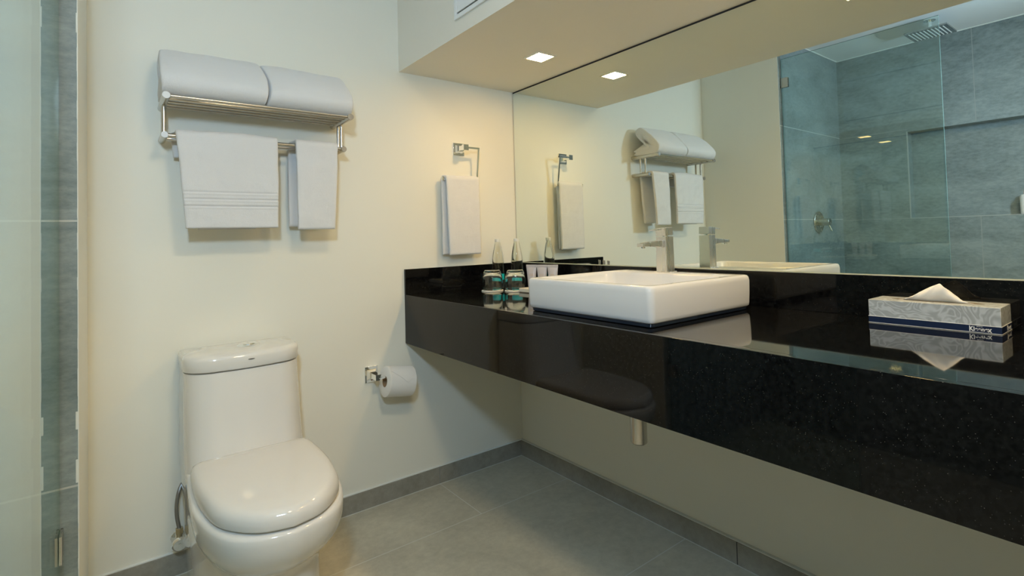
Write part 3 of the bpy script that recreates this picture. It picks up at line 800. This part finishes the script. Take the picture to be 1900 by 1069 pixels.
bm = BM(); loft(bm, [dplan(.3925, .166, -.266, -.736, .006), dplan(.394, .166, -.266, -.736, .003), dplan(.400, .166, -.266, -.736, .004)]); link('seat', bm, m_seat, toi, angle=50)
bm = BM(); loft(bm, [dplan(.4012, .168, -.262, -.746, .006), dplan(.4022, .168, -.262, -.746, .0015), dplan(.406, .168, -.262, -.746, .0), dplan(.424, .168, -.262, -.746, .001), dplan(.434, .168, -.262, -.746, .005), dplan(.4405, .168, -.262, -.746, .012), dplan(.4442, .168, -.262, -.746, .022), dplan(.4464, .168, -.262, -.746, .034),
    dplan(.448, .168, -.262, -.746, .05), dplan(.4495, .168, -.262, -.746, .09), dplan(.450, .168, -.262, -.746, .13)])
link('lid', bm, m_seat, toi, angle=50)
# supply valve and hose
sv = thing('supply_valve', 'chrome angle valve and braided hose at the wall beside the toilet', 'valve', (-1.4365, 0, .119))
vx, vy, vz = -1.4365, -.040, .119
bm = BM(); add_cyl(bm, (vx, 0, vz), (vx, -.004, vz), .022, 28, .001); add_cyl(bm, (vx, -.003, vz), (vx, -.05, vz), .008, 20); link('wall_stub', bm, m_chrome, sv)
bm = BM(); add_cyl(bm, (vx, -.050, vz), (vx, -.062, vz), .0225, 32, .003, .020); add_cyl(bm, (vx, -.062, vz), (vx, -.0645, vz), .005, 16); link('handle', bm, m_chrome, sv)
bm = BM(); add_cyl(bm, (vx, vy, vz), (vx, vy, vz + .035), .0085, 20); add_cyl(bm, (vx, vy, vz + .028), (vx, vy, vz + .046), .0115, 6, .001); link('nut', bm, mat('worn_brass', (0.55, 0.50, 0.36), 0.3, 1.0), sv)
pts = [(vx, vy, vz + .044), (vx - .006, vy, vz + .08), (vx - .007, vy, vz + .12), (vx - .001, vy + .004, vz + .155), (vx + .010, vy + .013, vz + .178), (vx + .03, vy + .016, vz + .190)]
bm = BM(); add_tube(bm, [tuple(p) for p in catmull(pts, 6)], .0058, 14); link('hose', bm, m_hose, sv)

# ------------------------------------------------------------------ toilet paper
ph = thing('paper_holder', 'chrome toilet paper holder on the wall under the counter corner', 'paper holder', (-.768, 0, .53))
px, pz = -.768, .5305
bm = BM(); add_box(bm, (px - .027, -.006, pz - .032), (px + .027, 0, pz + .032), .001, 1); link('wall_plate', bm, m_chrome, ph)
bm = BM(); loft(bm, [xz_ring(-.006, .020, .020, px, pz), xz_ring(-.020, .012, .012, px, pz), xz_ring(-.058, .010, .010, px, pz), xz_ring(-.062, .0115, .0115, px, pz), xz_ring(-.078, .0115, .0115, px, pz)]); link('arm', bm, m_chrome, ph, angle=20)
RY, R0, ri = -.072, .060, .0215
XM, RZ, HL, TILT = -.684, .500, .0565, radians(9)
X0, X1 = XM - HL, XM + HL
tiltm = Matrix.Translation((XM, RY, RZ)) @ Matrix.Rotation(TILT, 4, 'Y') @ Matrix.Translation((-XM, -RY, -RZ))
rodz = RZ + ri - .0068
bm = BM(); add_cyl(bm, (px - .002, RY, rodz), (X1 + .008, RY, rodz), .0065, 20, .001); bmesh.ops.transform(bm, matrix=tiltm, verts=bm.verts[:]); link('rod', bm, m_chrome, ph)
tp = thing('toilet_roll', 'white toilet paper roll with folded triangle end', 'toilet paper', (XM, RY, RZ))
bm = BM()
rev(bm, Vector((X0, RY, RZ)), Vector((1, 0, 0)), Vector((0, 1, 0)), Vector((0, 0, 1)), [(ri, .0), (R0 - .003, 0), (R0, .002), (R0, X1 - X0 - .002), (R0 - .003, X1 - X0), (ri, X1 - X0), (ri, 0)], 64)
bmesh.ops.transform(bm, matrix=tiltm, verts=bm.verts[:]); link('paper', bm, m_paper, tp, angle=50)
bm = BM()
rev(bm, Vector((X0 - .0005, RY, RZ)), Vector((1, 0, 0)), Vector((0, 1, 0)), Vector((0, 0, 1)), [(ri - .001, 0), (ri, 0), (ri, X1 - X0 + .001), (ri - .001, X1 - X0 + .001), (ri - .001, 0)], 48)
bmesh.ops.transform(bm, matrix=tiltm, verts=bm.verts[:]); link('core', bm, m_core, tp, angle=50)['label'] = 'brown cardboard core'
bm = BM(); R1 = R0 + .0016; NA = 26
rows = []
for k in range(NA + 1):
    f = k / NA; a = radians(96 + 78 * f)               # from the top of the roll over to the room side
    tpt = 1.0 if f < .42 else max(.0, 1 - (f - .42) / .58)
    xc = XM + .016
    xa, xb = (X0 + .003) + (xc - (X0 + .003)) * (1 - tpt), (X1 - .002) + (xc - (X1 - .002)) * (1 - tpt)
    rr_ = R1 + .0034 * f * f
    row = []
    for i in range(9):
        x = xa + (xb - xa) * i / 8; row.append((bm.verts.new((x, RY + rr_ * cos(a), RZ + rr_ * sin(a))), bm.verts.new((x, RY + (rr_ - .0012) * cos(a), RZ + (rr_ - .0012) * sin(a)))))
    rows.append(row)
for A, B in zip(rows, rows[1:]):
    for i in range(8):
        for q in (0, 1): bm.faces.new((A[i][q], A[i + 1][q], B[i + 1][q], B[i][q]))
    for i in (0, 8): bm.faces.new((A[i][0], B[i][0], B[i][1], A[i][1]))
bmesh.ops.remove_doubles(bm, verts=bm.verts[:], dist=1e-6)
bmesh.ops.transform(bm, matrix=tiltm, verts=bm.verts[:]); link('folded_end', bm, m_paper, tp, angle=60)['label'] = 'paper end folded to a triangle'

# ------------------------------------------------------------------ shower glass
LG = 1.7015
gs = thing('shower_screen', 'frameless clear glass shower screen fixed to the tiled wall end', 'shower screen', (-LG, -.9, 0))
bm = BM(); add_box(bm, (-LG - .004, -A_ - .006, .004), (-LG + .004, -1.318, 2.132))
bm.normal_update()
for f in bm.faces: f.material_index = 0 if abs(f.normal.x) > .5 else 1
link('pane', bm, [m_pane, m_pane_edge], gs, smooth=False)
for z in (.43, 1.982):
    bm = BM(); add_box(bm, (-LG - .010, -A_, z - .030), (-LG - .0045, -A_ - .046, z + .030), .001); add_box(bm, (-LG + .0045, -A_, z - .030), (-LG + .010, -A_ - .046, z + .030), .001); add_box(bm, (-LG - .010, -A_, z - .030), (-LG + .010, -A_ - .0055, z + .030), .001)
    link('wall_clip', bm, m_steel_z, gs)
# shower valve
sx, sz = -2.143, 1.118
va = thing('shower_valve', 'round brushed shower valve with lever on the tiled shower wall', 'shower valve', (sx, -A_, sz))
bm = BM(); add_cyl(bm, (sx, -A_, sz), (sx, -A_ - .010, sz), .072, 48, .003); link('face_plate', bm, m_steel_y, va)
bm = BM(); add_cyl(bm, (sx, -A_ - .010, sz), (sx, -A_ - .075, sz), .024, 32, .002); kn = link('knob', bm, m_steel_y, va)
bm = BM(); add_cyl(bm, (sx + .004, -A_ - .066, sz - .012), (sx + .012, -A_ - .088, sz - .062), .0045, 16, .001); link('lever', bm, m_steel_y, kn)
# rain shower head
hx, hy, hz = -2.175, -1.168, 2.195
rh = thing('rain_shower_head', 'square chrome rain shower head on a ceiling arm', 'shower head', (hx, hy, hz))
bm = BM(); add_box(bm, (hx - .10, hy - .10, hz - .005), (hx + .10, hy + .10, hz + .005), .0015); hd = link('head_plate', bm, mat('dark_chrome', (0.40, 0.42, 0.43), 0.12, 1.0), rh)
for k in range(10):
    bm = BM(); y = hy - .079 + k * .0176; add_box(bm, (hx - .085, y - .0028, hz - .0066), (hx + .085, y + .0028, hz - .0045), .0006, 1); link('nozzle_strip', bm, m_white, hd)
bm = BM(); add_cyl(bm, (hx, hy, hz + .005), (hx, hy, ZC - .004), .011, 24); link('ceiling_arm', bm, m_chrome, rh)
bm = BM(); add_cyl(bm, (hx, hy, ZC - .012), (hx, hy, ZC), .030, 32, .002); link('ceiling_flange', bm, m_chrome, rh)
bm = BM(); add_cyl(bm, (hx, hy, hz + .004), (hx, hy, hz + .022), .016, 24, .002); link('swivel_nut', bm, m_chrome, rh)
# bottle in the niche
nb = thing('shampoo_bottle', 'small white bottle standing in the tiled shower niche', 'bottle', (-2.585, -1.475, NZ0))
bm = BM(); lathe(bm, -2.585, -1.475, NZ0 + .0015, [(0, 0), (.026, 0), (.028, .003), (.0295, .10), (.022, .112), (0, .112)], 32); link('body', bm, m_white, nb)
bm = BM(); lathe(bm, -2.585, -1.475, NZ0 + .1135, [(0, 0), (.014, 0), (.014, .018), (0, .018)], 24); link('cap', bm, m_tube, nb)

# ------------------------------------------------------------------ vent in the bulkhead
vn = thing('vent_panel', 'white framed access panel in the bulkhead above the vanity', 'vent', (-DS, -.9, 1.857))
y0, y1, z0, z1 = -.478, -1.30, 1.857, 2.19
bm = BM(); fw_ = .016; xo = -DS - .008
for a, b in (((y0, z0), (y1, z0 + fw_)), ((y0, z1 - fw_), (y1, z1)), ((y0, z0 + fw_), (y0 - fw_, z1 - fw_)), ((y1 + fw_, z0 + fw_), (y1, z1 - fw_))):
    add_box(bm, (xo, a[0], a[1]), (-DS, b[0], b[1]), .0025, 2)
link('frame', bm, m_vent, vn)
bm = BM(); add_box(bm, (-DS - .001, y0 - fw_, z0 + fw_), (-DS, y1 + fw_, z1 - fw_)); link('shadow_gap', bm, m_gap, vn, smooth=False)
bm = BM(); add_box(bm, (-DS - .007, y0 - fw_ - .001, z0 + fw_ + .006), (-DS - .001, y1 + fw_ + .006, z1 - fw_ - .006), .001); link('panel', bm, m_vent, vn)
